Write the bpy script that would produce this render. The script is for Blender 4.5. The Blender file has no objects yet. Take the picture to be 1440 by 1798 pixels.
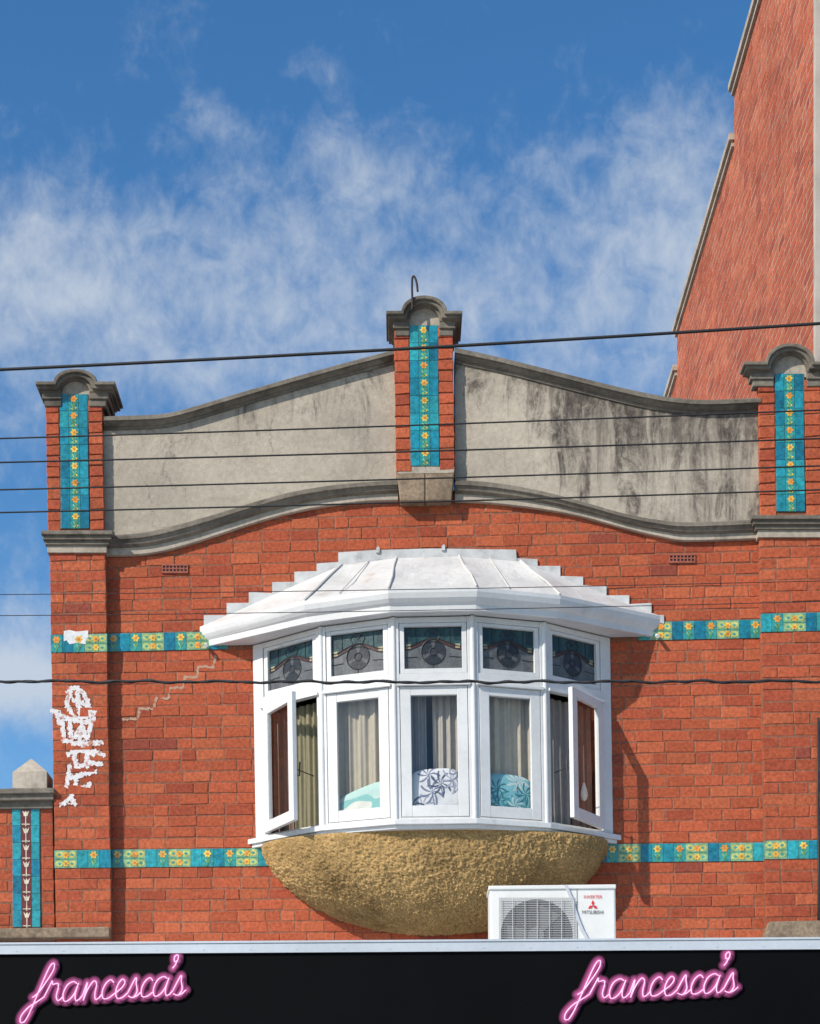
import bpy, bmesh, math, random
import numpy as np
from mathutils import Vector, noise
random.seed(7)
scene = bpy.context.scene
COL = scene.collection
PI = math.pi
# ---------------------------------------------------------------- measures
S, D, EYE, XV, YH = .0042, 14.0, 1.6, 705.0, 2200.0
def F(x, y, p=0.0):
    k = S*(D-p)/D
    return ((x-XV)*k, -p, EYE+(YH-y)*k)
def Rw(U, V):
    t = .036*(2200-V)-11
    return (U+(V-1100)*.016, V-(U-720)/1310*t)
def G(U, V, p, pr=None):
    x, y = Rw(U, V)
    X, _, Z = F(x, y, p if pr is None else pr)
    return (X, -p, Z)
UC = 757.0
def B(xr, p, z):
    return G(UC+xr/S, YH-(z-EYE)/S, p, 0.0)
def lerp(a, b, t): return a+(b-a)*t
def curve_y(pts):
    xs = [a for a, b in pts]; ys = [b for a, b in pts]
    return lambda x: float(np.interp(x, xs, ys))
def catmull(pts, n=8):
    P = [Vector(p) for p in pts]; out = []
    for i in range(len(P)-1):
        p0 = P[max(i-1, 0)]; p1 = P[i]; p2 = P[i+1]; p3 = P[min(i+2, len(P)-1)]
        for k in range(n):
            t = k/n
            out.append(.5*((2*p1)+(p2-p0)*t+(2*p0-5*p1+4*p2-p3)*t*t+(3*p1-p0-3*p2+p3)*t**3))
    out.append(P[-1]); return out
# ---------------------------------------------------------------- mesh builder
class MB:
    def __init__(s): s.v = []; s.f = []; s.c = []
    def add(s, vs, fs, col=(1, 1, 1)):
        o = len(s.v); s.v += [tuple(v) for v in vs]
        for f in fs: s.f.append([i+o for i in f]); s.c.append(col)
    def build(s, name, mat, parent=None, smooth=False, bevel=0, recalc=True):
        root = parent
        while root is not None and root.parent is not None: root = root.parent
        if root is not None: org = Vector(root.location)
        else:
            a = np.array(s.v); lo = a.min(0); hi = a.max(0)
            org = Vector(((lo[0]+hi[0])/2, (lo[1]+hi[1])/2, lo[2]))
        me = bpy.data.meshes.new(name)
        me.from_pydata([tuple(Vector(v)-org) for v in s.v], [], s.f)
        if recalc:
            bm = bmesh.new(); bm.from_mesh(me)
            bmesh.ops.recalc_face_normals(bm, faces=bm.faces[:]); bm.to_mesh(me); bm.free()
        at = me.color_attributes.new('Col', 'FLOAT_COLOR', 'CORNER')
        buf = []
        for poly, c in zip(me.polygons, s.c):
            buf += [c[0], c[1], c[2], 1.0]*poly.loop_total
        at.data.foreach_set('color', buf)
        if smooth: me.polygons.foreach_set('use_smooth', [True]*len(me.polygons))
        me.materials.append(mat)
        o = bpy.data.objects.new(name, me); COL.objects.link(o)
        if parent is not None: o.parent = parent
        else: o.location = org
        if bevel:
            b = o.modifiers.new('bevel', 'BEVEL'); b.width = bevel; b.segments = 2; b.limit_method = 'ANGLE'
        return o
def tag(o, label, cat=None, group=None, kind=None):
    if label: o['label'] = label
    if cat: o['category'] = cat
    if group: o['group'] = group
    if kind: o['kind'] = kind
    return o
def thing(name, loc, label, cat, group=None):
    o = bpy.data.objects.new(name, None); COL.objects.link(o); o.location = loc
    o.empty_display_size = .2
    return tag(o, label, cat, group)
def extrude(mb, front, y0, col=(1, 1, 1)):
    n = len(front); back = [(a[0], y0, a[2]) for a in front]
    fs = [list(range(n)), list(range(2*n-1, n-1, -1))]
    for i in range(n):
        j = (i+1) % n; fs.append([j, i, i+n, j+n])
    mb.add(list(front)+back, fs, col)
def prism(mb, pts, p0, p1, col=(1, 1, 1)):
    extrude(mb, [F(x, y, p1) for x, y in pts], -p0, col)
def prismR(mb, pts, p0, p1, col=(1, 1, 1)):
    extrude(mb, [G(u, v, p1, p1) for u, v in pts], -p0, col)
def rect(x0, x1, y0, y1): return [(x0, y0), (x1, y0), (x1, y1), (x0, y1)]
def wbox(mb, x0, x1, y0, y1, z0, z1, col=(1, 1, 1)):
    extrude(mb, [(x0, y0, z0), (x1, y0, z0), (x1, y0, z1), (x0, y0, z1)], y1, col)
def sweep(mb, xs, yt, yb, prof, back, col=(1, 1, 1)):
    m = len(prof)+2; V = []
    for x in xs:
        a, b = yt(x), yb(x)
        ring = [F(x, lerp(a, b, t), p) for t, p in prof]
        ring = [(ring[0][0], -back, ring[0][2])]+ring+[(ring[-1][0], -back, ring[-1][2])]
        V += ring
    fs = []
    for i in range(len(xs)-1):
        for k in range(m):
            q = (k+1) % m
            fs.append([i*m+k, i*m+q, (i+1)*m+q, (i+1)*m+k])
    fs.append(list(range(m))); fs.append(list(range((len(xs)-1)*m, len(xs)*m)))
    mb.add(V, fs, col)
def tube(mb, pts, r, n=8, col=(1, 1, 1), flat=1.0):
    P = [Vector(p) for p in pts]; V = []; prev = None
    for i, p in enumerate(P):
        d = (P[min(i+1, len(P)-1)]-P[max(i-1, 0)]).normalized()
        if prev is None:
            a = Vector((0, 1, 0)) if abs(d.y) < .9 else Vector((1, 0, 0))
            u = d.cross(a).normalized()
        else: u = (prev-d*prev.dot(d)).normalized()
        w = d.cross(u); prev = u
        V += [p+u*math.cos(2*PI*k/n)*r+w*math.sin(2*PI*k/n)*r for k in range(n)]
    fs = []
    for i in range(len(P)-1):
        for k in range(n):
            q = (k+1) % n; fs.append([i*n+k, i*n+q, (i+1)*n+q, (i+1)*n+k])
    fs.append(list(range(n))); fs.append(list(range((len(P)-1)*n, len(P)*n)))
    mb.add(V, fs, col)
def ribbon(mb, pts, w, p0, p1, col=(1, 1, 1)):
    for i, ((xa, ya), (xb, yb)) in enumerate(zip(pts[:-1], pts[1:])):
        d = Vector((xb-xa, yb-ya)); L = d.length or 1; d /= L; n = Vector((-d.y, d.x))*w/2
        e = d*w/2
        prism(mb, [(xa-e.x+n.x, ya-e.y+n.y), (xb+e.x+n.x, yb+e.y+n.y), (xb+e.x-n.x, yb+e.y-n.y), (xa-e.x-n.x, ya-e.y-n.y)], p0, p1+.0003*(i % 2), col)
def plate(mb, strokes, rad, cell, p0, p1, nz=0.0, nsc=.12, col=(1, 1, 1), fade=None):
    """flat sheet whose outline follows thick strokes (marching squares)"""
    segs = []
    for st in strokes:
        for a, b in zip(st[:-1], st[1:]): segs.append((a[0], a[1], b[0], b[1]))
    A = np.array(segs); m = rad+6
    x0, x1 = min(A[:, 0].min(), A[:, 2].min())-m, max(A[:, 0].max(), A[:, 2].max())+m
    y0, y1 = min(A[:, 1].min(), A[:, 3].min())-m, max(A[:, 1].max(), A[:, 3].max())+m
    gx = np.arange(x0, x1, cell); gy = np.arange(y0, y1, cell)
    XX, YY = np.meshgrid(gx, gy); dist = np.full(XX.shape, 1e9)
    for ax, ay, bx, by in segs:
        dx, dy = bx-ax, by-ay; L2 = dx*dx+dy*dy+1e-9
        t = np.clip(((XX-ax)*dx+(YY-ay)*dy)/L2, 0, 1)
        dist = np.minimum(dist, np.hypot(XX-ax-t*dx, YY-ay-t*dy))
    f = rad-dist
    if nz:
        for j in range(f.shape[0]):
            for i in range(f.shape[1]):
                if f[j, i] > -nz*2:
                    f[j, i] += nz*noise.fractal((gx[i]*nsc, gy[j]*nsc, 3.3), 1, 2, 4)
    for j in range(len(gy)-1):
        for i in range(len(gx)-1):
            c = [(gx[i], gy[j], f[j, i]), (gx[i+1], gy[j], f[j, i+1]), (gx[i+1], gy[j+1], f[j+1, i+1]), (gx[i], gy[j+1], f[j+1, i])]
            if max(q[2] for q in c) <= 0: continue
            out = []
            for k in range(4):
                a, b = c[k], c[(k+1) % 4]
                if a[2] > 0: out.append((a[0], a[1]))
                if (a[2] > 0) != (b[2] > 0):
                    t = a[2]/(a[2]-b[2]); out.append((lerp(a[0], b[0], t), lerp(a[1], b[1], t)))
            if len(out) < 3: continue
            cc = col
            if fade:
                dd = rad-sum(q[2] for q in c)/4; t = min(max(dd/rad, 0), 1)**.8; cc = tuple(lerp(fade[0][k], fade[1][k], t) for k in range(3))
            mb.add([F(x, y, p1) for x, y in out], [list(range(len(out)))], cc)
# ---------------------------------------------------------------- materials
def newmat(name):
    m = bpy.data.materials.new(name); m.use_nodes = True
    return m, m.node_tree, m.node_tree.nodes['Principled BSDF']
class NT:
    def __init__(s, nt): s.nt = nt
    def n(s, t, **kw):
        q = s.nt.nodes.new(t)
        for k, v in kw.items(): setattr(q, k, v)
        return q
    def put(s, sock, v):
        if isinstance(v, bpy.types.NodeSocket): s.nt.links.new(v, sock)
        elif v is not None: sock.default_value = v
    def m(s, op, a, b=None, c=None, clamp=False):
        q = s.n('ShaderNodeMath', operation=op); q.use_clamp = clamp
        for i, v in enumerate((a, b, c)): s.put(q.inputs[i], v)
        return q.outputs[0]
    def mr(s, v, a, b, c, d, smooth=False):
        q = s.n('ShaderNodeMapRange')
        if smooth: q.interpolation_type = 'SMOOTHSTEP'
        for i, x in enumerate((v, a, b, c, d)): s.put(q.inputs[i], x)
        return q.outputs[0]
    def noise(s, vec, scale, detail=4, rough=.55, dist=0):
        q = s.n('ShaderNodeTexNoise'); s.put(q.inputs['Vector'], vec)
        q.inputs['Scale'].default_value = scale; q.inputs['Detail'].default_value = detail
        q.inputs['Roughness'].default_value = rough; q.inputs['Distortion'].default_value = dist
        return q.outputs['Fac']
    def mapping(s, vec, scale=(1, 1, 1), loc=(0, 0, 0), rot=(0, 0, 0)):
        q = s.n('ShaderNodeMapping'); s.put(q.inputs['Vector'], vec)
        q.inputs['Scale'].default_value = scale; q.inputs['Location'].default_value = loc; q.inputs['Rotation'].default_value = rot
        return q.outputs[0]
    def scale(s, col, f):
        q = s.n('ShaderNodeVectorMath', operation='SCALE'); s.put(q.inputs[0], col); s.put(q.inputs['Scale'], f)
        return q.outputs[0]
    def mix(s, f, a, b):
        q = s.n('ShaderNodeMix', data_type='RGBA'); s.put(q.inputs[0], f)
        s.put(q.inputs[6], a); s.put(q.inputs[7], b); return q.outputs[2]
def rgba(c): return (c[0], c[1], c[2], 1)
def pm(name, base=(1, 1, 1), attr=False, rough=.8, n1=None, n2=None, bump=None, metal=0, spec=.5, stretch=(1, 1, 1), stain=None, emit=None, coat=0, ecol=None):
    mt, nt, bs = newmat(name); N = NT(nt)
    tc = N.n('ShaderNodeTexCoord').outputs['Object']
    vec = N.mapping(tc, stretch)
    if attr:
        a = N.n('ShaderNodeAttribute'); a.attribute_name = 'Col'; col = a.outputs['Color']
    else:
        c = N.n('ShaderNodeRGB'); c.outputs[0].default_value = rgba(base); col = c.outputs[0]
    for q in (n1, n2):
        if q: col = N.scale(col, N.mr(N.noise(vec, q[0], 5, .6), .3, .7, q[1], q[2]))
    if stain:
        for st in (stain if isinstance(stain, list) else [stain]):
            sv = N.mapping(tc, st[5])
            mk = N.mr(N.noise(sv, st[0], 7, .65), st[1], st[2], 0, st[4], True)
            col = N.mix(mk, col, rgba(st[3]))
    nt.links.new(col, bs.inputs['Base Color'])
    bs.inputs['Roughness'].default_value = rough; bs.inputs['Metallic'].default_value = metal
    bs.inputs['Specular IOR Level'].default_value = spec
    bs.inputs['Coat Weight'].default_value = coat
    if bump:
        b = N.n('ShaderNodeBump'); b.inputs['Strength'].default_value = bump[1]; b.inputs['Distance'].default_value = bump[2]
        nt.links.new(N.noise(tc, bump[0], 6, .65), b.inputs['Height']); nt.links.new(b.outputs[0], bs.inputs['Normal'])
    if emit:
        if ecol: bs.inputs['Emission Color'].default_value = rgba(ecol)
        else: nt.links.new(col, bs.inputs['Emission Color'])
        bs.inputs['Emission Strength'].default_value = emit
    return mt
M = {}
M['brick'] = pm('red_brick', attr=True, rough=.85, n1=(1.1, .86, 1.10), n2=(42, .68, 1.28), bump=(90, .7, .007), spec=.2,
    stain=[(1.7, .52, .80, (.17, .052, .028), .36, (1, 1, .7)), (26, .62, .74, (.44, .20, .11), .4, (1, 1, 1.6)), (20, .63, .74, (.09, .032, .02), .42, (.7, 1, 1.3))])
M['side_brick'] = pm('weathered_side_brick', attr=True, rough=.9, n1=(.8, .85, 1.12), n2=(30, .75, 1.25), bump=(70, .5, .006), spec=.2,
    stain=[(11, .60, .72, (.50, .36, .28), .55, (1, .8, 1.5)), (3, .52, .78, (.16, .055, .035), .4, (1, 1, .6))])
M['coping'] = pm('lichened_cement', (.195, .170, .135), rough=.95, n1=(2.0, .6, 1.25), n2=(25, .75, 1.2), bump=(60, .5, .006), spec=.2, stain=[(4, .5, .72, (.05, .043, .035), .7, (1, 1, 2)), (3, .6, .75, (.36, .33, .27), .6, (1, 1, 1.5))])
M['band'] = pm('pale_cement', (.45, .39, .31), rough=.95, n1=(2.5, .75, 1.15), n2=(30, .8, 1.15), bump=(60, .4, .005), spec=.2, stain=[(7, .52, .76, (.14, .115, .09), .7, (1, 1, .5)), (2.2, .5, .7, (.20, .17, .135), .4, (1, 1, 1))])
M['stone'] = pm('brown_stone', (.25, .185, .125), rough=.95, n1=(5, .55, 1.25), n2=(40, .75, 1.25), bump=(50, .5, .006), spec=.2)
M['white'] = pm('white_gloss_paint', (.70, .70, .68), rough=.42, n1=(3, .9, 1.05), n2=(30, .95, 1.03), bump=(45, .12, .003), stain=[(6, .60, .82, (.33, .31, .27), .5, (1, 1, .6)), (30, .68, .76, (.22, .19, .15), .5, (1, 1, .5))])
M['roofwhite'] = pm('white_painted_roof_metal', (.66, .65, .615), rough=.5, n1=(2.2, .85, 1.05), n2=(20, .9, 1.04), bump=(7, .35, .02), stain=[(5, .55, .78, (.36, .30, .23), .6, (1, 1, 1)), (2.5, .60, .72, (.45, .27, .14), .4, (1, 1, 1))])
M['lead'] = pm('painted_lead_flashing', (.56, .56, .545), rough=.6, n1=(6, .7, 1.15), bump=(25, .4, .006), stain=(9, .52, .72, (.25, .25, .25), .6, (1, 1, 1)))
M['tile'] = pm('glazed_tile', attr=True, rough=.22, n1=(26, .60, 1.35), n2=(70, .8, 1.2), bump=(14, .1, .004), coat=.2)
M['roughcast'] = pm('ochre_roughcast', (.53, .345, .145), rough=.95, n1=(2.4, .70, 1.18), n2=(70, .60, 1.38), bump=(110, 1.0, .014), spec=.12, stain=[(1.5, .47, .68, (.17, .105, .04), .8, (1, 1, 1.3)), (60, .62, .72, (.13, .08, .035), .6, (1, 1, 1))])
M['black'] = pm('black_fascia_panel', (.0035, .0035, .004), rough=.6, n1=(1.5, .8, 1.3), spec=.06)
M['trim'] = pm('galvanised_trim', (.62, .66, .70), rough=.45, metal=.2, n1=(1.2, .88, 1.08), n2=(40, .95, 1.04))
M['acwhite'] = pm('white_plastic_casing', (.72, .715, .68), rough=.45, n1=(4, .93, 1.03), stain=(5, .62, .85, (.45, .42, .36), .4, (1, 1, .5)))
M['attr'] = pm('painted_detail', attr=True, rough=.5)
M['wire'] = pm('black_cable_sheath', (.022, .021, .021), rough=.6, n1=(3, .7, 1.4))
M['rust'] = pm('rusty_iron', (.04, .022, .02), rough=.8, n1=(40, .6, 1.5))
M['terracotta'] = pm('terracotta_vent', (.34, .10, .06), rough=.9, n1=(30, .7, 1.2))
M['paint'] = pm('sprayed_white_paint', (.72, .69, .67), rough=.7, n1=(40, .8, 1.08), stain=[(28, .53, .64, (.42, .14, .085), .85, (1, 1, 1))])
M['wornpaint'] = pm('worn_white_tile_paint', (.72, .72, .70), rough=.5, n1=(40, .8, 1.08), stain=[(22, .56, .68, (.25, .42, .36), .6, (1, 1, 1))])
M['mortar'] = pm('pale_mortar', (.46, .29, .20), rough=.95, n1=(40, .7, 1.15))
M['cloth'] = pm('curtain_cloth', attr=True, rough=.95, n1=(20, .90, 1.06), spec=.1)
M['print'] = pm('printed_cushion_cloth', attr=True, rough=.9, spec=.1, n1=(60, .94, 1.03))
M['room'] = pm('room_plaster', (.55, .50, .43), rough=.9)
M['came'] = pm('lead_came', (.03, .03, .032), rough=.5)
M['leaded'] = pm('coloured_leaded_glass', attr=True, rough=.25, n1=(45, .7, 1.25), bump=(120, .35, .004), spec=.35)
M['roof'] = pm('roof_sheeting', (.3, .3, .31), rough=.6, n1=(3, .8, 1.1))
M['cream'] = pm('cream_render', (.50, .44, .37), rough=.9, n1=(3, .75, 1.1), stain=(3, .5, .7, (.2, .14, .11), .7, (1, 1, .4)))
M['ground'] = pm('asphalt_and_paving', (.14, .135, .13), rough=.9, n1=(.6, .8, 1.2), n2=(30, .8, 1.2))
M['neon'] = pm('lit_neon_tube', (.45, .22, .34), rough=.3, emit=.85, ecol=(1.0, .62, .88))
M['halo'] = pm('painted_glow_backing', attr=True, rough=.5, emit=.30, spec=.1)  # sign plate emits its own pink, imitating light spilled from the tubes
def parapet_mat():
    mt, nt, bs = newmat('stained_cement_render'); N = NT(nt)
    tc = N.n('ShaderNodeTexCoord').outputs['Object']
    base = N.n('ShaderNodeRGB'); base.outputs[0].default_value = (.46, .40, .315, 1)
    col = N.scale(base.outputs[0], N.mr(N.noise(tc, 1.6, 6, .6), .3, .7, .76, 1.12))
    col = N.scale(col, N.mr(N.noise(tc, 30, 5, .7), .3, .7, .84, 1.14))
    sx = N.n('ShaderNodeSeparateXYZ'); nt.links.new(tc, sx.inputs[0])
    right = N.mr(sx.outputs[0], .5, 1.4, -.02, .12, True)
    high = N.mr(N.m('ADD', sx.outputs[2], N.m('MULTIPLY', N.m('ABSOLUTE', N.m('SUBTRACT', sx.outputs[0], .17)), .19)), 7.3, 8.2, -.07, .09)
    streak = N.noise(N.mapping(tc, (3.0, 1, .9)), 1.7, 10, .74, .7)
    streak = N.m('ADD', N.m('ADD', streak, right), high)
    mk = N.mr(streak, .52, .74, 0, .95, True)
    fine = N.mr(N.noise(N.mapping(tc, (1, 1, .7)), 14, 8, .8, .4), .34, .56, .30, 1, True)
    col = N.mix(N.m('MULTIPLY', mk, fine), col, (.052, .043, .039, 1))
    run = N.mr(N.m('ADD', N.m('ADD', N.noise(N.mapping(tc, (6, 1, .40)), 2.0, 7, .65), right), high), .58, .80, 0, .6, True)
    col = N.mix(run, col, (.085, .07, .062, 1))
    blot = N.mr(N.noise(tc, 3.2, 8, .75, .6), .56, .74, 0, .4, True)
    col = N.mix(blot, col, (.20, .165, .13, 1))
    pale = N.mr(N.noise(tc, 5.5, 6, .7, 1.0), .6, .72, 0, .45, True)
    col = N.mix(pale, col, (.56, .50, .42, 1))
    wv = N.n('ShaderNodeVectorMath', operation='ADD'); nt.links.new(tc, wv.inputs[0])
    nn = N.n('ShaderNodeTexNoise'); nt.links.new(tc, nn.inputs['Vector']); nn.inputs['Scale'].default_value = 2.6; nn.inputs['Detail'].default_value = 8
    nt.links.new(N.scale(nn.outputs['Color'], .5), wv.inputs[1])
    vo = N.n('ShaderNodeTexVoronoi', feature='DISTANCE_TO_EDGE'); nt.links.new(wv.outputs[0], vo.inputs['Vector']); vo.inputs['Scale'].default_value = 1.5
    ck = N.mr(vo.outputs['Distance'], .0, .006, .45, 0)
    ck = N.m('MULTIPLY', ck, N.mr(N.noise(tc, 1.9, 3), .45, .58, 0, 1))
    col = N.mix(ck, col, (.08, .065, .05, 1))
    nt.links.new(col, bs.inputs['Base Color']); bs.inputs['Roughness'].default_value = .95; bs.inputs['Specular IOR Level'].default_value = .2
    b = N.n('ShaderNodeBump'); b.inputs['Strength'].default_value = .45; b.inputs['Distance'].default_value = .008
    nt.links.new(N.noise(tc, 45, 7, .7), b.inputs['Height']); nt.links.new(b.outputs[0], bs.inputs['Normal'])
    return mt
M['parapet'] = parapet_mat()
def glass_mat():
    mt = bpy.data.materials.new('window_glass'); mt.use_nodes = True; nt = mt.node_tree; N = NT(nt)
    nt.nodes.remove(nt.nodes['Principled BSDF']); out = nt.nodes['Material Output']
    tr = N.n('ShaderNodeBsdfTransparent'); tr.inputs[0].default_value = (.92, .92, .90, 1)
    gl = N.n('ShaderNodeBsdfGlossy'); gl.inputs['Roughness'].default_value = .02; gl.inputs[0].default_value = (.92, .93, .93, 1)
    lw = N.n('ShaderNodeLayerWeight'); lw.inputs[0].default_value = .5
    fac = N.m('ADD', N.m('MULTIPLY', N.m('POWER', lw.outputs['Facing'], 4.0), .6), .055)
    mx = N.n('ShaderNodeMixShader'); nt.links.new(fac, mx.inputs[0])
    nt.links.new(tr.outputs[0], mx.inputs[1]); nt.links.new(gl.outputs[0], mx.inputs[2]); nt.links.new(mx.outputs[0], out.inputs[0])
    return mt
M['glass'] = glass_mat()
# ---------------------------------------------------------------- bricks
def brick_col(side=False):
    r = random.random()
    if side:
        c = (.40, .098, .050) if r < .6 else (.44, .125, .064) if r < .88 else (.32, .078, .046)
    else:
        c = (.42, .094, .042) if r < .60 else (.46, .114, .050) if r < .82 else (.37, .078, .038) if r < .98 else (.29, .068, .041)
    k = random.uniform(.88, 1.11)
    return tuple(x*k for x in c)
def brick(mb, fn, u0, u1, v0, v1, col, ins, jit, dep):
    r = lambda: random.uniform(-jit, jit)
    q = [(u0+r(), v0+r()), (u1+r(), v0+r()), (u1+r(), v1+r()), (u0+r(), v1+r())]
    cu, cv = (u0+u1)/2, (v0+v1)/2; out = random.uniform(-.003, .0015)
    tl = [random.uniform(-.0012, .0012) for _ in range(4)]
    inn = [(a+(ins if a < cu else -ins), b+(ins if b < cv else -ins)) for a, b in q]
    V = [fn(a, b, -dep) for a, b in q]+[fn(a, b, out-.0035) for a, b in q]+[fn(a, b, out+t) for (a, b), t in zip(inn, tl)]
    fs = [[8, 9, 10, 11]]
    for k in range(4):
        j = (k+1) % 4; fs += [[k, j, j+4, k+4], [k+4, j+4, j+8, k+8]]
    mb.add(V, fs, col)
CH, BL, JT = 19.61, 50.0, 1.8
MP = .0040
def brick_field(mb, U0, U1, V0, V1, p, keep=None, L=BL, phase=0):
    n = max(1, round((V1-V0)/CH)); h = (V1-V0)/n
    fn = lambda u, v, d: G(u, v, p+d, p)
    for i in range(n):
        va, vb = V0+i*h, V0+(i+1)*h
        u = U0-(L/2 if (i+phase) % 2 else 0)+random.uniform(-3, 3)*(1 if U1-U0 > 150 else 0)
        if u > U0: u -= L
        while u < U1-4:
            w = L+random.uniform(-2, 2) if random.random() > .2 else L*.52
            a, b = max(u, U0), min(u+w, U1)
            if U1-b < 7: b = U1
            u = b if b < U1 else U1
            if a == U0 and b-a < 9: continue
            for (c, d) in ([(a, b)] if keep is None or keep(a, b, va, vb) else [(a, (a+b)/2), ((a+b)/2, b)]):
                if keep is not None and not keep(c, d, va, vb): continue
                brick(mb, fn, c+JT/2, d-JT/2, va+JT/2, vb-JT/2, brick_col(), 1.0, .9, .035)
MORT = (.27, .115, .07)
arch_b = [(180, 975), (260, 972), (330, 956), (400, 933), (470, 911), (540, 894), (620, 882), (700, 878), (800, 879), (880, 885), (960, 895), (1030, 909), (1100, 928), (1160, 942), (1210, 949), (1340, 945)]
arch_t = [(180, 940), (250, 935), (320, 919), (380, 902), (450, 880), (520, 862), (600, 850), (697, 843), (800, 843), (870, 848), (950, 862), (1020, 880), (1090, 900), (1150, 912), (1210, 917), (1340, 912)]
def smooth_curve(pts, n=8):
    c = catmull([(a, b, 0) for a, b in pts], n); return curve_y([(v.x, v.y) for v in c])
AB, AT = smooth_curve(arch_b), smooth_curve(arch_t)
# ---------------------------------------------------------------- main building
bld = thing('shop_building', (0, 0, 0), 'brick upper storey with curved cement parapet, tile bands and white bay window', 'building')
def keep_wall(a, b, va, vb):
    for u in (a, b):
        x, y = Rw(u, va)
        if y < AT(x)+2: return False
    xa, ya = Rw((a+b)/2, (va+vb)/2)
    if 462 < xa < 1060 and 1112 < ya < 1462: return False
    return True
wall = MB()
VB1, VB2, VB3, VB4 = 1101, 1133, 1486, 1518
for (va, vb, ph) in ((VB1-CH*13, VB1, 0), (VB2, VB3, 1), (VB4, VB4+CH*9, 0)):
    brick_field(wall, 187, 1337, va, vb, 0.0, keep_wall, phase=ph)
xs = list(range(180, 456, 12))+[456]
prism(wall, [(x, (AT(x)+AB(x))/2) for x in xs]+[(456, 2560), (195, 2560)], -.25, -MP, MORT)
xs = [456]+list(range(470, 1064, 14))+[1066]
prism(wall, [(x, (AT(x)+AB(x))/2) for x in xs]+[(1066, 1112), (456, 1112)], -.25, -MP, MORT)
prism(wall, [(456, 1468), (1066, 1468), (1066, 2560), (456, 2560)], -.25, -MP, MORT)
xs = [1066]+list(range(1080, 1336, 12))+[1338]
prism(wall, [(x, (AT(x)+AB(x))/2) for x in xs]+[(1350, 2560), (1066, 2560)], -.25, -MP, MORT)
wall = wall.build('wall', M['brick'], bld)
tag(wall, 'front wall of orange red brick around the bay window')
for (x, y) in ((307, 998), (1198, 980)):
    v = MB()
    prism(v, rect(x-23, x+23, y-8, y-5), 0, .012); prism(v, rect(x-23, x+23, y+5, y+8), 0, .012)
    for k in range(8): prism(v, rect(x-23+k*6.3, x-21+k*6.3, y-5, y+5), 0, .010)
    prism(v, rect(x-23, x+23, y-1, y+1), 0, .008)
    v.build('air_vent', M['terracotta'], wall)
    v = MB(); prism(v, rect(x-22.5, x+22.5, y-7.5, y+7.5), -.01, .0045, (.02, .008, .006)); v.build('vent_recess', M['attr'], wall)
ck = MB(); pts = [(378, 1152)]; x, y = 378, 1152
for k in range(6):
    y += 18.5; x -= 3; pts.append((x, y)); x -= random.choice((22, 26, 30)); pts.append((x, y))
plate(ck, [pts], 2.0, 1.1, 0, .0012, nz=3.0, nsc=.22); ck.build('repaired_crack', M['mortar'], wall, recalc=False)
# tiles
TEAL = [(.012, .205, .275), (.018, .25, .31), (.010, .16, .235), (.025, .29, .32)]
def tcol():
    c = random.choice(TEAL); k = random.uniform(.8, 1.15); return tuple(v*k for v in c)
ORG, YEL, GRN, LIME = (.72, .30, .035), (.76, .50, .07), (.05, .24, .09), (.30, .44, .13)
def rosette(mb, x, y, r, p):
    pts = []
    for k in range(24):
        a = 2*PI*k/24; rr = r*(.82+.2*math.cos(6*a)); pts.append((x+rr*math.cos(a), y+rr*math.sin(a)))
    prism(mb, pts, p-.004, p+.0015, random.choice((ORG, (.74, .40, .05), YEL)))
    prism(mb, [(x+r*.36*math.cos(2*PI*k/10), y+r*.36*math.sin(2*PI*k/10)) for k in range(10)], p-.004, p+.0025, (.58, .22, .03))
def stem(mb, x, y0, y1, p, bend=2.0):
    pts = [(x+bend*math.sin(k/6*PI*1.3), lerp(y0, y1, k/6)) for k in range(7)]
    ribbon(mb, pts, 1.7, p-.004, p+.001, (.12, .32, .10))
    ym = (y0+y1)/2
    for s in (-1, 1):
        prism(mb, [(x, ym+3), (x+s*3.5, ym-1), (x+s*4.5, ym-5), (x+s*1.2, ym-2)], p-.004, p+.0008+.0001*s, LIME)
def tile_panel(parent, x0, x1, y0, y1, p, lean=0.0, motif='flower'):
    mb = MB(); n = round((y1-y0)/29.5); h = (y1-y0)/n; w = x1-x0
    prism(mb, rect(x0, x1, y0, y1), p-.05, p-.004, (.16, .20, .18))
    for i in range(n):
        ya, yb = y0+i*h, y0+(i+1)*h; sh = lean*((ya+yb)/2-(y0+y1)/2)
        for k, (a, b) in enumerate(((0, .32), (.32, .69), (.69, 1))):
            xa, xb = x0+w*a+sh, x0+w*b+sh
            base = tcol()
            if k == 1: base = (.025, .26, .26) if motif == 'flower' else (.15, .022, .014)
            prism(mb, rect(xa+.4, xb-.4, ya+.4, yb-.4), p-.02, p+random.uniform(-.001, .0008), base)
        xc = x0+w*.505+sh
        if motif == 'flower':
            stem(mb, xc, ya+h*.42, yb-1, p+.001); rosette(mb, xc, ya+h*.27, 6.6, p+.001)
            prism(mb, [(xc-6, yb-3), (xc-2, yb-6), (xc+3, yb-2)], p-.004, p+.002, LIME)
            prism(mb, [(xc+2, yb-8), (xc+6, yb-5), (xc+3, yb-3)], p-.004, p+.0023, YEL)
        else:
            ribbon(mb, [(xc, ya+9), (xc, yb)], 1.6, p-.003, p+.002, (.66, .58, .42))
            prism(mb, [(xc-6, ya+3), (xc-2, ya+7), (xc, ya+3), (xc+2, ya+7), (xc+6, ya+3), (xc+3, ya+13), (xc-3, ya+13)], p-.003, p+.003, (.66, .58, .42))
            prism(mb, rect(xc-7, xc+7, yb-3.5, yb-1.5), p-.003, p+.0025, (.55, .46, .32))
    return mb.build('tile_panel', M['tile'], parent)
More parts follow.
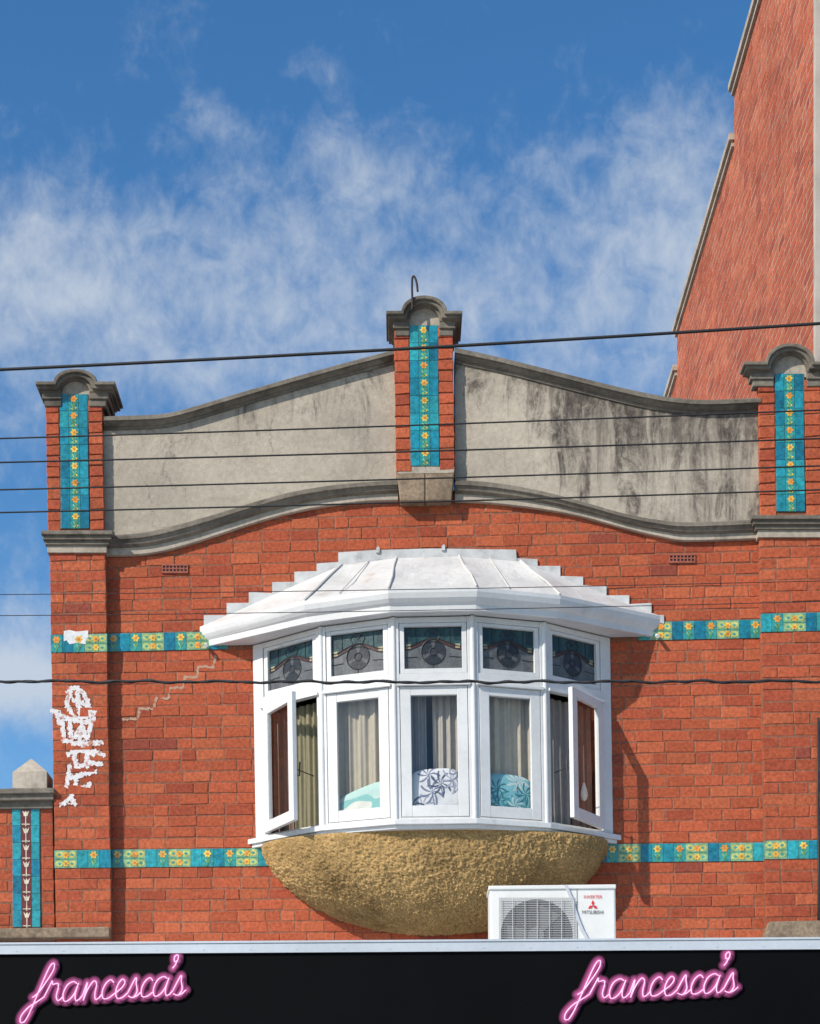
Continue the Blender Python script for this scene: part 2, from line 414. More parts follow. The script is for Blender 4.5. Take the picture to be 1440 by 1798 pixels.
def tile_band(parent, U0, U1, V0, V1, p, seq='ATAOTAOT', start=0):
    mb = MB(); i = start; u = U0
    prismR(mb, rect(U0, U1, V0, V1), p-.05, p-.004, (.16, .20, .18))
    while u < U1-1:
        c = seq[i % len(seq)]; i += 1
        w = {'A': 20, 'T': 19, 'O': 40}[c]; b = min(u+w, U1)
        if U1-b < 8: b = U1
        base = {'A': (.035, .27, .25), 'T': tcol(), 'O': (.20, .37, .21)}[c]
        if c == 'O' and b-u < 30: c = 'T'; base = tcol()
        prismR(mb, rect(u+.4, b-.4, V0+.4, V1-.4), p-.02, p+random.uniform(-.001, .0005), base)
        x, y = Rw((u+b)/2, (V0+V1)/2); h = V1-V0
        if c == 'A' and b-u > 14:
            stem(mb, x, y-h*.05, y+h*.46, p+.001); rosette(mb, x, y-h*.22, 7.2, p+.001)
        if c == 'O':
            for sx in (-1, 1):
                for sy in (-1, 1):
                    cx, cy = x+sx*11, y+sy*8
                    prism(mb, [(cx+7*math.cos(a), cy+5.6*math.sin(a)) for a in [2*PI*k/14 for k in range(14)]], p-.004, p+.001, random.choice(((.44, .50, .14), (.54, .48, .12), (.34, .46, .17))))
                    prism(mb, [(cx-3.6, cy), (cx, cy-2.8), (cx+3.6, cy), (cx, cy+2.8)], p-.004, p+.002, (.06, .30, .26))
            rosette(mb, x, y-h*.22, 6.4, p+.0022); rosette(mb, x, y+h*.24, 6.4, p+.0022)
            ribbon(mb, [(x-18, y), (x+18, y)], 1.4, p-.004, p+.0016, (.08, .28, .14))
        u = b
    return mb.build('tile_band', M['tile'], parent)
for (a, b, v0, v1, st) in ((189, 400, VB1, VB2, 0), (1120, 1336, VB1, VB2, 5), (190, 480, VB3, VB4, 2), (1040, 1336, VB3, VB4, 4)):
    tile_band(wall, a, b, v0, v1, .006, start=st)
# piers
def cap(parent, cx, hw, ysh, w, h, ytile, pb, back, hp):
    mb = MB()
    def path(o, x_half):
        pts = [(cx-x_half, ysh+o)]
        for k in range(17):
            a = PI-PI*k/16; pts.append((cx+(w-o*.7)*math.cos(a), ysh+o-h*math.sin(a)))
        return pts+[(cx+x_half, ysh+o)]
    for o0, o1, xh, p in ((0, 6, hw, pb+.085), (6, 13, hw-4, pb+.065), (13, 19, hw-9, pb+.03)):
        prism(mb, path(o0, xh)+path(o1, xh)[::-1], back, p)
    for s in (-1, 1):
        for y0, y1, xh, p in ((19, 31, hw-12, pb+.024), (31, 44, hw-16, pb+.01)):
            a, b = sorted((cx+s*xh, cx+s*(w-14)))
            prism(mb, rect(a, b, ysh+y0, ysh+y1), back, p)
    mb.build('cap', M['coping'], parent, bevel=.005)
    t = MB(); pts = [(cx+(w-12)*math.cos(PI-PI*k/16), ysh+18.5-h*math.sin(PI*k/16)) for k in range(17)]
    prism(t, pts+[(cx+w-12, ytile), (cx-w+12, ytile)], back, pb-.004); t.build('tympanum', M['band'], parent)
def base_cornice(parent, x0, x1, yl, p):
    mb = MB()
    for a, b, e, q in ((0, 7, 14, .075), (7, 16, 11, .055), (16, 25, 7, .035)):
        prism(mb, rect(x0-e, x1+e, yl+a, yl+b), -.1, p+q)
    mb.build('base_cornice', M['coping'], parent, bevel=.004)
    m2 = MB(); prism(m2, rect(x0-3, x1+3, yl+25, yl+39), -.1, p+.018); m2.build('base_fillet', M['band'], parent)
PP = .08
pl = MB()
for (va, vb, ph) in ((951, VB1, 0), (VB2, VB3, 1), (VB4, VB4+CH*9, 0)):
    brick_field(pl, 89, 188, va, vb, PP, L=49, phase=ph)
prismR(pl, rect(90, 187, 945, 2560), -.24, PP-MP, MORT)
brick_field(pl, 86, 111, 685, 917, PP, L=50); brick_field(pl, 161, 187, 685, 917, PP, L=50)
prismR(pl, rect(87.5, 185.5, 680, 925), -.24, PP-.009, MORT)
pier_l = pl.build('pier', M['brick'], bld); tag(pier_l, 'leftmost brick pier, with white graffiti')
tile_panel(pier_l, 106, 155, 692, 928, PP+.002, .018)
cap(pier_l, 132, 70, 669, 38, 22, 694, PP, -.24, 50)
base_cornice(pier_l, 86, 184, 931, PP)
tile_band(pier_l, 89, 188, VB1, VB2, PP+.004, start=0); tile_band(pier_l, 89, 188, VB3, VB4, PP+.004, start=3)
g = MB(); prism(g, [(112, 1108), (122, 1106), (134, 1109), (155, 1107), (155, 1118), (150, 1126), (151, 1131), (134, 1129), (122, 1131), (117, 1124), (112, 1126)], PP, PP+.0058); g.build('paint_patch', M['wornpaint'], pier_l)
g = MB()
strokes = [[(118, 1212), (134, 1208), (148, 1220), (156, 1238)], [(124, 1214), (118, 1236), (126, 1252)], [(130, 1230), (150, 1238), (162, 1252)], [(136, 1216), (140, 1252)],
 [(93, 1248), (104, 1254), (124, 1262), (150, 1258), (166, 1252)], [(116, 1262), (150, 1268), (164, 1262)], [(100, 1250), (103, 1268)],
 [(109, 1266), (112, 1292)], [(122, 1268), (128, 1296), (144, 1274), (152, 1298), (160, 1270)], [(112, 1300), (140, 1306), (178, 1304)], [(140, 1280), (140, 1306)],
 [(120, 1324), (142, 1316), (164, 1324)], [(130, 1322), (134, 1346)], [(152, 1318), (154, 1346)], [(140, 1346), (160, 1340), (178, 1342)], [(146, 1306), (146, 1320)],
 [(122, 1346), (118, 1380)], [(122, 1366), (146, 1360), (168, 1354)], [(108, 1413), (118, 1406), (128, 1392), (134, 1372)], [(132, 1390), (150, 1382), (158, 1376)], [(124, 1400), (132, 1412)], [(164, 1318), (182, 1326)]]
plate(g, [[tuple(v[:2]) for v in catmull([(a, b, 0) for a, b in s], 5)] for s in strokes], 4.0, 1.2, PP, PP+.0012, nz=3.4, nsc=.3)
tag(g.build('graffiti', M['paint'], pier_l, recalc=False), 'white sprayed graffiti tag running down the pier')
pr = MB()
for (va, vb, ph) in ((958, VB1-10, 1), (VB2-10, VB3-3, 0), (VB4-3, VB4+CH*6, 1)):
    brick_field(pr, 1336, 1446, va, vb, PP, L=55, phase=ph)
prismR(pr, rect(1337, 1446, 950, 2560), -.0, PP-MP, MORT)
brick_field(pr, 1337, 1367, 690, 925, PP, L=60); brick_field(pr, 1418, 1447, 690, 925, PP, L=60)
prismR(pr, rect(1338.5, 1446, 690, 930), 0, PP-.009, MORT)
pier_r = pr.build('pier', M['brick'], bld); tag(pier_r, 'rightmost brick pier, beside the tall side wall')
tile_panel(pier_r, 1362, 1412, 656, 898, PP+.002, .016)
cap(pier_r, 1388, 82, 634, 43, 32, 662, PP, 0.0, 55)
base_cornice(pier_r, 1334, 1443, 904, PP)
tile_band(pier_r, 1336, 1446, VB1-10, VB2-10, PP+.004, start=1); tile_band(pier_r, 1336, 1446, VB3-3, VB4-3, PP+.004, start=6)
m = MB(); prism(m, [(1345, 1640), (1352, 1618), (1446, 1616), (1446, 1660), (1345, 1660)], 0, PP+.09); m.build('plinth', M['stone'], pier_r)
pc = MB()
brick_field(pc, 699, 727, 575, 828, PP+.02, L=56); brick_field(pc, 776, 804, 575, 828, PP+.02, L=56)
prismR(pc, rect(700.5, 802.5, 560, 835), -.24, PP+.011, MORT)
pier_c = pc.build('pier', M['brick'], bld); tag(pier_c, 'centre brick pier standing on the keystone of the parapet')
tile_panel(pier_c, 720, 770, 571, 818, PP+.022, .012)
cap(pier_c, 745, 67, 545, 40, 27, 574, PP+.02, -.24, 50)
m = MB(); prism(m, [(698, 820), (722, 820), (722, 816), (772, 816), (772, 820), (798, 820), (797, 830), (698, 832)], 0, PP+.016); m.build('pier_foot', M['band'], pier_c)
ks = MB(); prism(ks, [(697, 832), (746, 831), (746, 879), (703, 879)], -.2, .105); prism(ks, [(747, 831), (798, 830), (793, 878), (747, 879)], -.2, .102)
ks.build('keystone', M['stone'], bld, bevel=.008)
cl_t = smooth_curve([(180, 731), (270, 728), (310, 722), (360, 708), (430, 687), (520, 661), (610, 636), (697, 613)])
cl_b = smooth_curve([(180, 755), (270, 752), (310, 746), (360, 732), (430, 711), (520, 685), (610, 660), (697, 637)])
cr_t = smooth_curve([(797, 610), (880, 628), (980, 653), (1080, 678), (1150, 693), (1200, 700), (1250, 702), (1340, 698)])
cr_b = smooth_curve([(797, 637), (880, 654), (980, 679), (1080, 704), (1150, 719), (1200, 725), (1250, 727), (1340, 723)])
COPR = [(0, .03), (.04, .085), (.3, .088), (.36, .072), (.55, .064), (.75, .045), (.8, .036), (1, .032)]
ARPR = [(0, .04), (.03, .085), (.22, .088), (.28, .075), (.5, .064), (.58, .048), (.64, .043)]
ARBD = [(.60, .034), (.97, .034), (1, .030)]
for (x0, x1, ct, cb, lab) in ((182, 699, cl_t, cl_b, 'left cement parapet panel, paler and less stained'), (799, 1337, cr_t, cr_b, 'right cement parapet panel with black water streaks')):
    xs = [x0+(x1-x0)*k/60 for k in range(61)]
    pn = MB()
    prism(pn, [(x, (ct(x)+cb(x))/2) for x in xs]+[(x, (AT(x)+AB(x))/2-2) for x in xs[::-1]], -.23, .02)
    po = pn.build('parapet_panel', M['parapet'], bld); tag(po, lab)
    c = MB(); sweep(c, xs, ct, cb, COPR, -.26); c.build('coping', M['coping'], po, smooth=False)
    a = MB(); sweep(a, xs, AT, AB, ARPR, -.02); ao = a.build('arch_cornice', M['coping'], bld)
    b = MB(); sweep(b, xs, AT, AB, ARBD, -.021); b.build('arch_band', M['band'], ao)
m = MB(); wbox(m, -2.55, 3.0, .26, 10, 7.1, 7.2); m.build('roof', M['roof'], bld)
for a, b in ((-2.58, -2.4), (2.82, 3.0)):
    m = MB(); wbox(m, a, b, .25, 10, 0, 7.09, brick_col()); m.build('side_wall', M['brick'], bld)
m = MB()
X0, X1, Y0, Y1, Z0, Z1 = -1.5, 1.95, .252, 3.2, 4.2, 6.7
c = [(X0, Y0, Z0), (X1, Y0, Z0), (X1, Y1, Z0), (X0, Y1, Z0), (X0, Y0, Z1), (X1, Y0, Z1), (X1, Y1, Z1), (X0, Y1, Z1)]
m.add(c, [[0, 1, 2, 3], [4, 5, 6, 7], [0, 3, 7, 4], [1, 2, 6, 5], [3, 2, 6, 7]]); m.build('room', M['room'], bld)
# ---------------------------------------------------------------- bay window
PLAN = [(-1.31, 0), (-.80, .38), (-.28, .55), (.28, .55), (.80, .38), (1.31, 0)]
ZS, ZT = 4.666, 6.10
class Fr:
    def __init__(s, O, dr, nr): s.O = Vector(O); s.d = Vector(dr); s.n = Vector(nr)
    def at(s, a, z, o):
        q = s.O+s.d*a+s.n*o; return B(q.x, q.y, z)
    def box(s, mb, a0, a1, z0, z1, o0, o1, col=(1, 1, 1)):
        V = [s.at(a, z, o) for o in (o0, o1) for a, z in ((a0, z0), (a1, z0), (a1, z1), (a0, z1))]
        mb.add(V, [[3, 2, 1, 0], [4, 5, 6, 7], [0, 1, 5, 4], [1, 2, 6, 5], [2, 3, 7, 6], [3, 0, 4, 7]], col)
FR = []
for A, Bq in zip(PLAN[:-1], PLAN[1:]):
    d = Vector(Bq)-Vector(A); L = d.length; d /= L; FR.append((Fr(A, d, (-d.y, d.x)), L))
fm = MB()
for i, (f, L) in enumerate(FR):
    m0 = .095 if i == 0 else .038; m1 = .095 if i == 4 else .038
    f.box(fm, 0, m0, ZS, ZT, -.05, .012); f.box(fm, L-m1, L, ZS, ZT, -.05, .0125)
    f.box(fm, m0, L-m1, 6.062, ZT, -.045, .010); f.box(fm, m0, L-m1, 5.622, 5.702, -.045, .011)
    f.box(fm, m0-.02, L-m1+.02, 5.612, 5.634, -.02, .034); f.box(fm, m0, L-m1, ZS, 4.684, -.045, .012)
for (x, p) in PLAN[1:-1]:
    n = 10; V = []
    for z in (ZS, ZT):
        V += [B(x+.020*math.cos(2*PI*k/n), p+.004+.020*math.sin(2*PI*k/n), z) for k in range(n)]
    fm.add(V, [[k, (k+1) % n, (k+1) % n+n, k+n] for k in range(n)])
bayf = fm.build('bay_frame', M['white'], bld, bevel=.003)
def offset(plan, o):
    out = []
    for i, P in enumerate(plan):
        P = Vector(P)
        if i in (0, len(plan)-1):
            out.append((P.x+(1 if P.x > 0 else -1)*o*1.25, 0.0)); continue
        a = (P-Vector(plan[i-1])).normalized(); b = (Vector(plan[i+1])-P).normalized()
        na, nb = Vector((-a.y, a.x)), Vector((-b.y, b.x)); bi = (na+nb).normalized()
        q = P+bi*(o/bi.dot(na)); out.append((q.x, q.y))
    return out
def plan_slab(mb, plan, z0, z1, col=(1, 1, 1)):
    n = len(plan); V = [B(x, p, z0) for x, p in plan]+[B(x, p, z1) for x, p in plan]
    mb.add(V, [list(range(n)), list(range(n, 2*n))]+[[i, (i+1) % n, (i+1) % n+n, i+n] for i in range(n)], col)
m = MB(); plan_slab(m, offset(PLAN, .055), 4.626, 4.664); plan_slab(m, offset(PLAN, .03), 4.600, 4.627)
m.build('sill', M['white'], bayf, bevel=.004)
def leaded(i, f, L):
    a0 = .10 if i == 0 else .042; a1 = L-(.10 if i == 4 else .042); z0, z1 = 5.704, 6.060
    fw = .034; w = MB()
    f.box(w, a0, a0+fw, z0, z1, -.045, .004); f.box(w, a1-fw, a1, z0, z1, -.045, .0042)
    f.box(w, a0+fw, a1-fw, z0, z0+fw, -.045, .0045); f.box(w, a0+fw, a1-fw, z1-fw*.7, z1, -.045, .0047)
    wo = w.build('top_light', M['white'], bld, bevel=.002)
    b0, b1, y0, y1 = a0+fw, a1-fw, z0+fw, z1-fw*.7; W, H = b1-b0, y1-y0
    gm = MB(); nx, ny = 64, 48
    def colour(u, v):
        x = (u-.5)*W; y = (v-.42)*H; r = math.hypot(x, y*.95)
        band = .60+.10*math.cos((u-.5)*PI*2)
        if r < .085:
            t = math.atan2(y, x)
            if r < .026: return (.04, .04, .045)
            if abs(math.sin(1.5*t+.8)) < .3: return (.10, .10, .10)
            return (.03, .034, .038)
        if abs(u-.07) < .035 and abs(v-.55) < .045 or abs(u-.93) < .035 and abs(v-.55) < .045: return (.36, .31, .19)
        if abs(v-band) < .04: return (.075, .033, .026)
        if v > band:
            k = (int(u*7)+int(v*3)) % 3
            return ((.018, .052, .052), (.028, .068, .068), (.016, .038, .044))[k]
        return (.125, .13, .13) if (int(u*5)+int(v*4)) % 2 else (.105, .11, .11)
    for a in range(nx):
        for b in range(ny):
            s = [f.at(b0+W*x/nx, y0+H*y/ny, -.02) for x, y in ((a, b), (a+1, b), (a+1, b+1), (a, b+1))]
            gm.add(s, [[0, 1, 2, 3]], colour((a+.5)/nx, (b+.5)/ny))
    gm.build('leaded_glass', M['leaded'], wo, recalc=False)
    cm = MB(); pt = lambda u, v: f.at(b0+W*u, y0+H*v, -.017)
    def line(pts, r=.0022): tube(cm, [pt(*q) for q in pts], r, 5)
    line([(k/20, .60+.10*math.cos((k/20-.5)*PI*2)-.04) for k in range(21)]); line([(k/20, .60+.10*math.cos((k/20-.5)*PI*2)+.04) for k in range(21)])
    for rr in (.085, .026): line([(.5+rr*math.cos(t)/W, .42+rr*math.sin(t)/H/.95) for t in [2*PI*k/24 for k in range(25)]], .0036 if rr > .08 else .0022)
    for u in (.2, .8): line([(u, .6), (u, 1)])
    line([(.5, 0), (.5, .12)]); line([(.42, .70), (.36, .86), (.42, .95), (.5, .84), (.58, .95), (.64, .86), (.58, .70)], .0026); line([(0, .28), (.22, .30)]); line([(.78, .30), (1, .28)])
    cm.build('lead_came', M['came'], wo)
for i, (f, L) in enumerate(FR): leaded(i, f, L)
def casement(fr, a0, a1, label=None, thick=.04):
    z0, z1 = 4.688, 5.610; st, br, tr = .074, .080, .062
    w = MB(); o0, o1 = -.022, .012
    fr.box(w, a0, a0+st, z0, z1, o0, o1); fr.box(w, a1-st, a1, z0, z1, o0, o1)
    fr.box(w, a0+st, a1-st, z0, z0+br, o0, o1-.001); fr.box(w, a0+st, a1-st, z1-tr, z1, o0, o1-.001)
    co = w.build('casement', M['white'], bld, bevel=.003)
    if label: tag(co, label)
    g = MB(); g.add([fr.at(a, z, -.004) for a, z in ((a0+st, z0+br), (a1-st, z0+br), (a1-st, z1-tr), (a0+st, z1-tr))], [[0, 1, 2, 3]])
    g.build('pane', M['glass'], co, recalc=False)
    return co
for i in (1, 2, 3):
    f, L = FR[i]; casement(f, .042, L-.042, 'closed white casement in the front of the bay')
th = math.radians(60); hx = Vector(PLAN[0])+FR[0][0].d*.115+FR[0][0].n*.03
fo_l = Fr(hx, (math.cos(th), math.sin(th)), (-math.sin(th), math.cos(th)))
cl = casement(fo_l, 0, .475, 'left casement swung open outwards')
th2 = math.radians(57); hx = Vector(PLAN[5])-FR[4][0].d*.115+FR[4][0].n*.03
fo_r = Fr(hx, (-math.cos(th2), math.sin(th2)), (math.sin(th2), math.cos(th2)))
cr = casement(fo_r, 0, .475, 'right casement swung open outwards')
for co, fo, f, sgn_ in ((cl, fo_l, FR[0], 1), (cr, fo_r, FR[4], -1)):
    s = MB(); L = f[1]
    tube(s, [fo.at(.40, 5.08, -.03), f[0].at(L-.10 if sgn_ > 0 else .10, 5.05, -.02)], .004, 6)
    s.build('stay', M['came'], co)
    s = MB(); tube(s, [fo.at(.435, 5.02, -.03), fo.at(.435, 5.02, -.06), fo.at(.435, 5.12, -.065)], .006, 6)
    s.build('handle', M['came'], co)
EAVE = [(-1.70, 0), (-.91, .50), (-.31, .70), (.31, .70), (.91, .50), (1.70, 0)]
gt = MB(); prof = [(-.13, 6.125), (-.075, 6.105), (-.045, 6.108), (-.040, 6.150), (-.022, 6.166), (-.004, 6.190), (.006, 6.225), (.006, 6.252), (-.012, 6.258), (-.05, 6.240)]
rings = []
for o, z in prof: rings.append([B(x, p, z) for x, p in offset(EAVE, o)])
V = [q for r in rings for q in r]; n = len(EAVE); fs = []
for k in range(len(prof)-1):
    for i in range(n-1): fs.append([k*n+i, k*n+i+1, (k+1)*n+i+1, (k+1)*n+i])
gt.add(V, fs)
TP = [(600, 992), (696, 980), (806, 977), (914, 986)]
T = [F(x, y, .02) for x, y in TP]; E = [B(x, p, 6.255) for x, p in offset(EAVE, -.004)]
rf = MB()
def panel(q, nx=14, ny=10):
    a, b, c, d = [Vector(v) for v in q]
    V = []
    for j in range(ny+1):
        for i in range(nx+1):
            u, v = i/nx, j/ny
            P = a.lerp(b, u).lerp(d.lerp(c, u), v)
            dz = (.012*noise.noise(P*4.0)+.005*noise.noise(P*14.0)-.014*math.sin(PI*v)*(.5+.5*math.sin(PI*u)))*min(1, 6*u, 6*(1-u), 6*v, 6*(1-v))
            V.append((P.x, P.y-.3*dz, P.z+dz))
    rf.add(V, [[j*(nx+1)+i, j*(nx+1)+i+1, (j+1)*(nx+1)+i+1, (j+1)*(nx+1)+i] for j in range(ny) for i in range(nx)])
panel((E[0], E[1], T[0], T[0])); panel((E[1], E[2], T[1], T[0])); panel((E[2], E[3], T[2], T[1])); panel((E[3], E[4], T[3], T[2])); panel((E[4], E[5], T[3], T[3]))
for a, b in ((E[1], T[0]), (E[2], T[1]), (E[3], T[2]), (E[4], T[3])):
    a, b = Vector(a), Vector(b); up = Vector((0, -.004, .006))
    tube(rf, [a+up, a.lerp(b, .35)+up+Vector((.006, 0, .004)), a.lerp(b, .7)+up-Vector((.004, 0, .002)), b+up], .008, 6)
for (u, v0) in ((1, .45), (3, .4)):
    a = Vector(E[u]).lerp(Vector(E[u+1]), .4); b = Vector(T[u-1]).lerp(Vector(T[u]), .5)
    tube(rf, [a.lerp(b, .05)+Vector((0, -.004, .008)), b+Vector((0, -.004, .004))], .004, 5)
roof = rf.build('bay_roof', M['roofwhite'], bld, smooth=False, recalc=True)
gt.build('gutter', M['white'], roof)
m = MB(); plan_slab(m, offset(EAVE, -.09), 6.108, 6.124); m.build('soffit', M['white'], roof)
fl = MB()
stepsL = [(358, 398, 1079), (398, 437, 1058), (437, 478, 1041), (478, 517, 1021), (517, 556, 1004), (556, 594, 988)]
stepsR = [(908, 944, 980), (944, 984, 995), (984, 1024, 1012), (1024, 1065, 1029), (1065, 1105, 1045), (1105, 1144, 1060), (1144, 1166, 1079)]
lineL = lambda x: np.interp(x, [345, 600], [1106, 992]); lineR = lambda x: np.interp(x, [914, 1168], [986, 1086])
for k, (a, b, y) in enumerate(stepsL): prism(fl, [(a, y+random.uniform(-2, 2)), (b+4, y+random.uniform(-2, 2)), (b+4, lineL(b)+10), (a, lineL(a)+10)], 0, .012+.002*(k % 2))
prism(fl, [(594, 970), (655, 966), (760, 963), (906, 965), (908, 992), (806, 981), (696, 984), (594, 999)], 0, .017)
for k, (a, b, y) in enumerate(stepsR): prism(fl, [(a-4, y+random.uniform(-2, 2)), (b, y+random.uniform(-2, 2)), (b, lineR(b)+10), (a-4, lineR(a)+10)], 0, .012+.002*(k % 2))
for (x, y) in ((664, 966), (779, 962)):
    prism(fl, [(x-4, y+4), (x-3, y-4), (x+1, y-7), (x+3, y-2), (x+2, y+4)], .01, .03)
fl.build('flashing', M['lead'], roof)
for sx in (-1, 1):
    m = MB(); tube(m, [B(sx*1.66, .02, 6.11), B(sx*1.66, .07, 6.085)], .014, 8); m.build('drip_outlet', M['white'], roof)
# rough bowl beneath
cb = MB(); nx, ny = 460, 170; ztop, zbot = 4.606, 3.944; V = []
for j in range(ny+1):
    t = math.sin(PI/2*j/ny); r = max(0.0, 1-t**1.6)**.46
    for i in range(nx+1):
        a = PI*i/nx
        x = -1.275*r*math.cos(a); p = .53*(r**.9)*(math.sin(a)**.92); z = lerp(ztop, zbot, t)
        nrm = Vector((-math.cos(a)*r, math.sin(a)*r+.15, -t)).normalized()
        q = Vector((x, p, z))
        d = .006*noise.noise(q*18)+.008*noise.noise(q*36)+.016*abs(noise.noise(q*58))+.010*noise.noise(q*100)+.006*noise.noise(q*3)
        d *= min(1, j/4)
        q = q+nrm*d
        V.append(B(q.x, max(q.y, -.01), q.z))
fs = [[j*(nx+1)+i, j*(nx+1)+i+1, (j+1)*(nx+1)+i+1, (j+1)*(nx+1)+i] for j in range(ny) for i in range(nx)]
cb.add(V, fs); tag(cb.build('corbel', M['roughcast'], bld, smooth=True), 'rounded ochre roughcast bowl carrying the bay')
# ---------------------------------------------------------------- things behind the glass
def curtain(fr, a0, a1, off, col, folds, z0=4.676, z1=5.60, amp=.014, seed=0):
    mb = MB(); n = 90; rows = 12; V = []; rnd = random.Random(seed)
    ph = [rnd.uniform(0, 6) for _ in range(3)]
    for j in range(rows+1):
        z = lerp(z0, z1, j/rows)
        for i in range(n+1):
            u = i/n; a = lerp(a0, a1, u)
            w = math.sin(u*folds*2*PI+ph[0]+.25*math.sin(j*.5+ph[1]))+.4*math.sin(u*folds*4.7*PI+ph[2])
            V.append(fr.at(a, z, off+amp*w))
    mb.add(V, [[j*(n+1)+i, j*(n+1)+i+1, (j+1)*(n+1)+i+1, (j+1)*(n+1)+i] for j in range(rows) for i in range(n)], col)
    return mb.build('curtain', M['cloth'], None, smooth=True, recalc=False)
GC = 'curtains hanging inside the bay window'
tag(curtain(FR[0][0], .30, .61, -.09, (.26, .235, .15), 5, seed=1), 'olive curtain seen in the gap beside the open left casement', 'curtain', GC)
tag(curtain(FR[0][0], .10, .285, -.10, (.22, .15, .115), 3, seed=9), 'brown curtain seen through the glass of the open left casement', 'curtain', GC)
tag(curtain(FR[1][0], .05, .51, -.10, (.47, .42, .33), 5, seed=2), 'beige curtain behind the pale aqua cushion, second bay pane from the left', 'curtain', GC)
tag(curtain(FR[2][0], .05, .225, -.10, (.33, .31, .30), 3, seed=3), 'narrow grey curtain at the left of the middle bay pane', 'curtain', GC)
tag(curtain(FR[2][0], .27, .51, -.11, (.44, .40, .35), 4, seed=4), 'grey curtain at the right of the middle bay pane', 'curtain', GC)
tag(curtain(FR[3][0], .05, .51, -.09, (.56, .49, .38), 5, seed=5), 'beige curtain behind the turquoise palm cushion', 'curtain', GC)
tag(curtain(FR[4][0], .03, .32, -.09, (.30, .28, .26), 4, seed=6), 'dark grey curtain in the gap beside the open right casement', 'curtain', GC)
tag(curtain(FR[4][0], .335, .53, -.10, (.27, .18, .14), 3, seed=10), 'brown curtain seen through the glass of the open right casement', 'curtain', GC)
def cushion(fr, ac, w, h, tilt, off, style, z0=4.73):
    mb = MB(); nx, ny = 100, 72
    rnd = random.Random(style)
    st = [(rnd.uniform(-.95, .95), rnd.uniform(-.7, .9), rnd.uniform(.34, .52), rnd.uniform(0, 6)) for _ in range(8)]
    def colr(u, v):
        if style == 1:
            k = noise.noise(Vector((u*1.5, v*1.5, 2))); return (.48, .66, .62) if u*.6+v+k*.5 > .25 else (.70, .70, .64) if k > -.1 else (.25, .52, .50)
        bg = (.76, .76, .78) if style == 2 else (.24, .56, .62)
        dk = ((.20, .22, .31), (.38, .40, .48), (.09, .10, .15)) if style == 2 else ((.05, .20, .24), (.64, .72, .70), (.08, .33, .36))
        for k, (cx, cy, R, ph) in enumerate(st):
            dx, dy = (u-cx), (v-cy)*.75; r = math.hypot(dx, dy); t = math.atan2(dy, dx)
            if r < R and math.cos(8*t+ph+4.5*r/R) > .05+.85*(r/R)**1.5: return dk[k % 3]
            if -.5 < dy < 0 and abs(dx-.25*dy*dy) < .024: return dk[0]
        return bg
    for face in (1, -1):
        for i in range(nx):
            for j in range(ny):
                q = []
                for di, dj in ((0, 0), (1, 0), (1, 1), (0, 1)):
                    u, v = (i+di)/nx*2-1, (j+dj)/ny*2-1
                    th = .030*math.sqrt(max(0, 1-abs(u)**2.6))*math.sqrt(max(0, 1-abs(v)**2.6))+.006*noise.noise(Vector((u*2.5, v*2.5, style)))*(1-u*u)*(1-v*v)
                    a = u*w/2*(1-.10*(v*v)*abs(u)**3+.03*(1-v*v)); b = v*h/2*(1-.20*(u**4)*abs(v)+.06*(1-u*u))
                    ca, sa = math.cos(tilt), math.sin(tilt)
                    q.append(fr.at(ac+a*ca-b*sa, z0+h/2*abs(ca)+w/2*abs(sa)*.6+a*sa+b*ca, off+face*th-.012*(b/h)))
                u, v = (i+.5)/nx*2-1, (j+.5)/ny*2-1
                mb.add(q, [[0, 1, 2, 3]], colr(u, v))
    return mb.build('cushion', M['print'], None, smooth=True, recalc=False)
GQ = 'cushions on the window seat'
tag(cushion(FR[1][0], .30, .42, .22, .30, -.054, 1, 4.68), 'pale aqua and white cushion slumped behind the second bay pane', 'cushion', GQ)
tag(cushion(FR[2][0], .285, .38, .30, .05, -.054, 2), 'white cushion with blue grey palm leaf print behind the middle pane', 'cushion', GQ)
tag(cushion(FR[3][0], .275, .37, .27, -.06, -.048, 3), 'turquoise cushion with palm leaf print behind the fourth bay pane', 'cushion', GQ)
m = MB(); c = FR[4][0]
tube(m, [c.at(.42, 5.30, -.06), c.at(.42, 5.02, -.06)], .003, 5, (.5, .5, .48))
Vs = []; pr_ = [(.0, .008), (.02, .012), (.05, .022), (.09, .027), (.12, .02), (.135, .004)]
for h_, r_ in pr_:
    b0 = Vector(c.at(.42, 5.03-h_, -.06)); Vs += [b0+Vector((r_*math.cos(2*PI*k/10), r_*math.sin(2*PI*k/10), 0)) for k in range(10)]
m.add(Vs, [[i*10+k, i*10+(k+1) % 10, (i+1)*10+(k+1) % 10, (i+1)*10+k] for i in range(5) for k in range(10)], (.75, .74, .70))
tag(m.build('blind_pull', M['attr'], None, smooth=True), 'small white bulb shaped pull hanging behind the open right casement', 'blind pull')
m = MB(); pts = catmull([(733.5, 512, 0), (732, 498, 0), (729, 488, 0), (726, 485, 0), (724, 489, 0), (723.5, 505, 0), (724, 525, 0), (724, 545, 0)], 5)
tube(m, [F(v.x, v.y, .195) for v in pts], .0078, 8)
tag(m.build('bent_rod', M['rust'], None, smooth=True), 'hooked rusty rod rising over the middle parapet cap', 'rod')
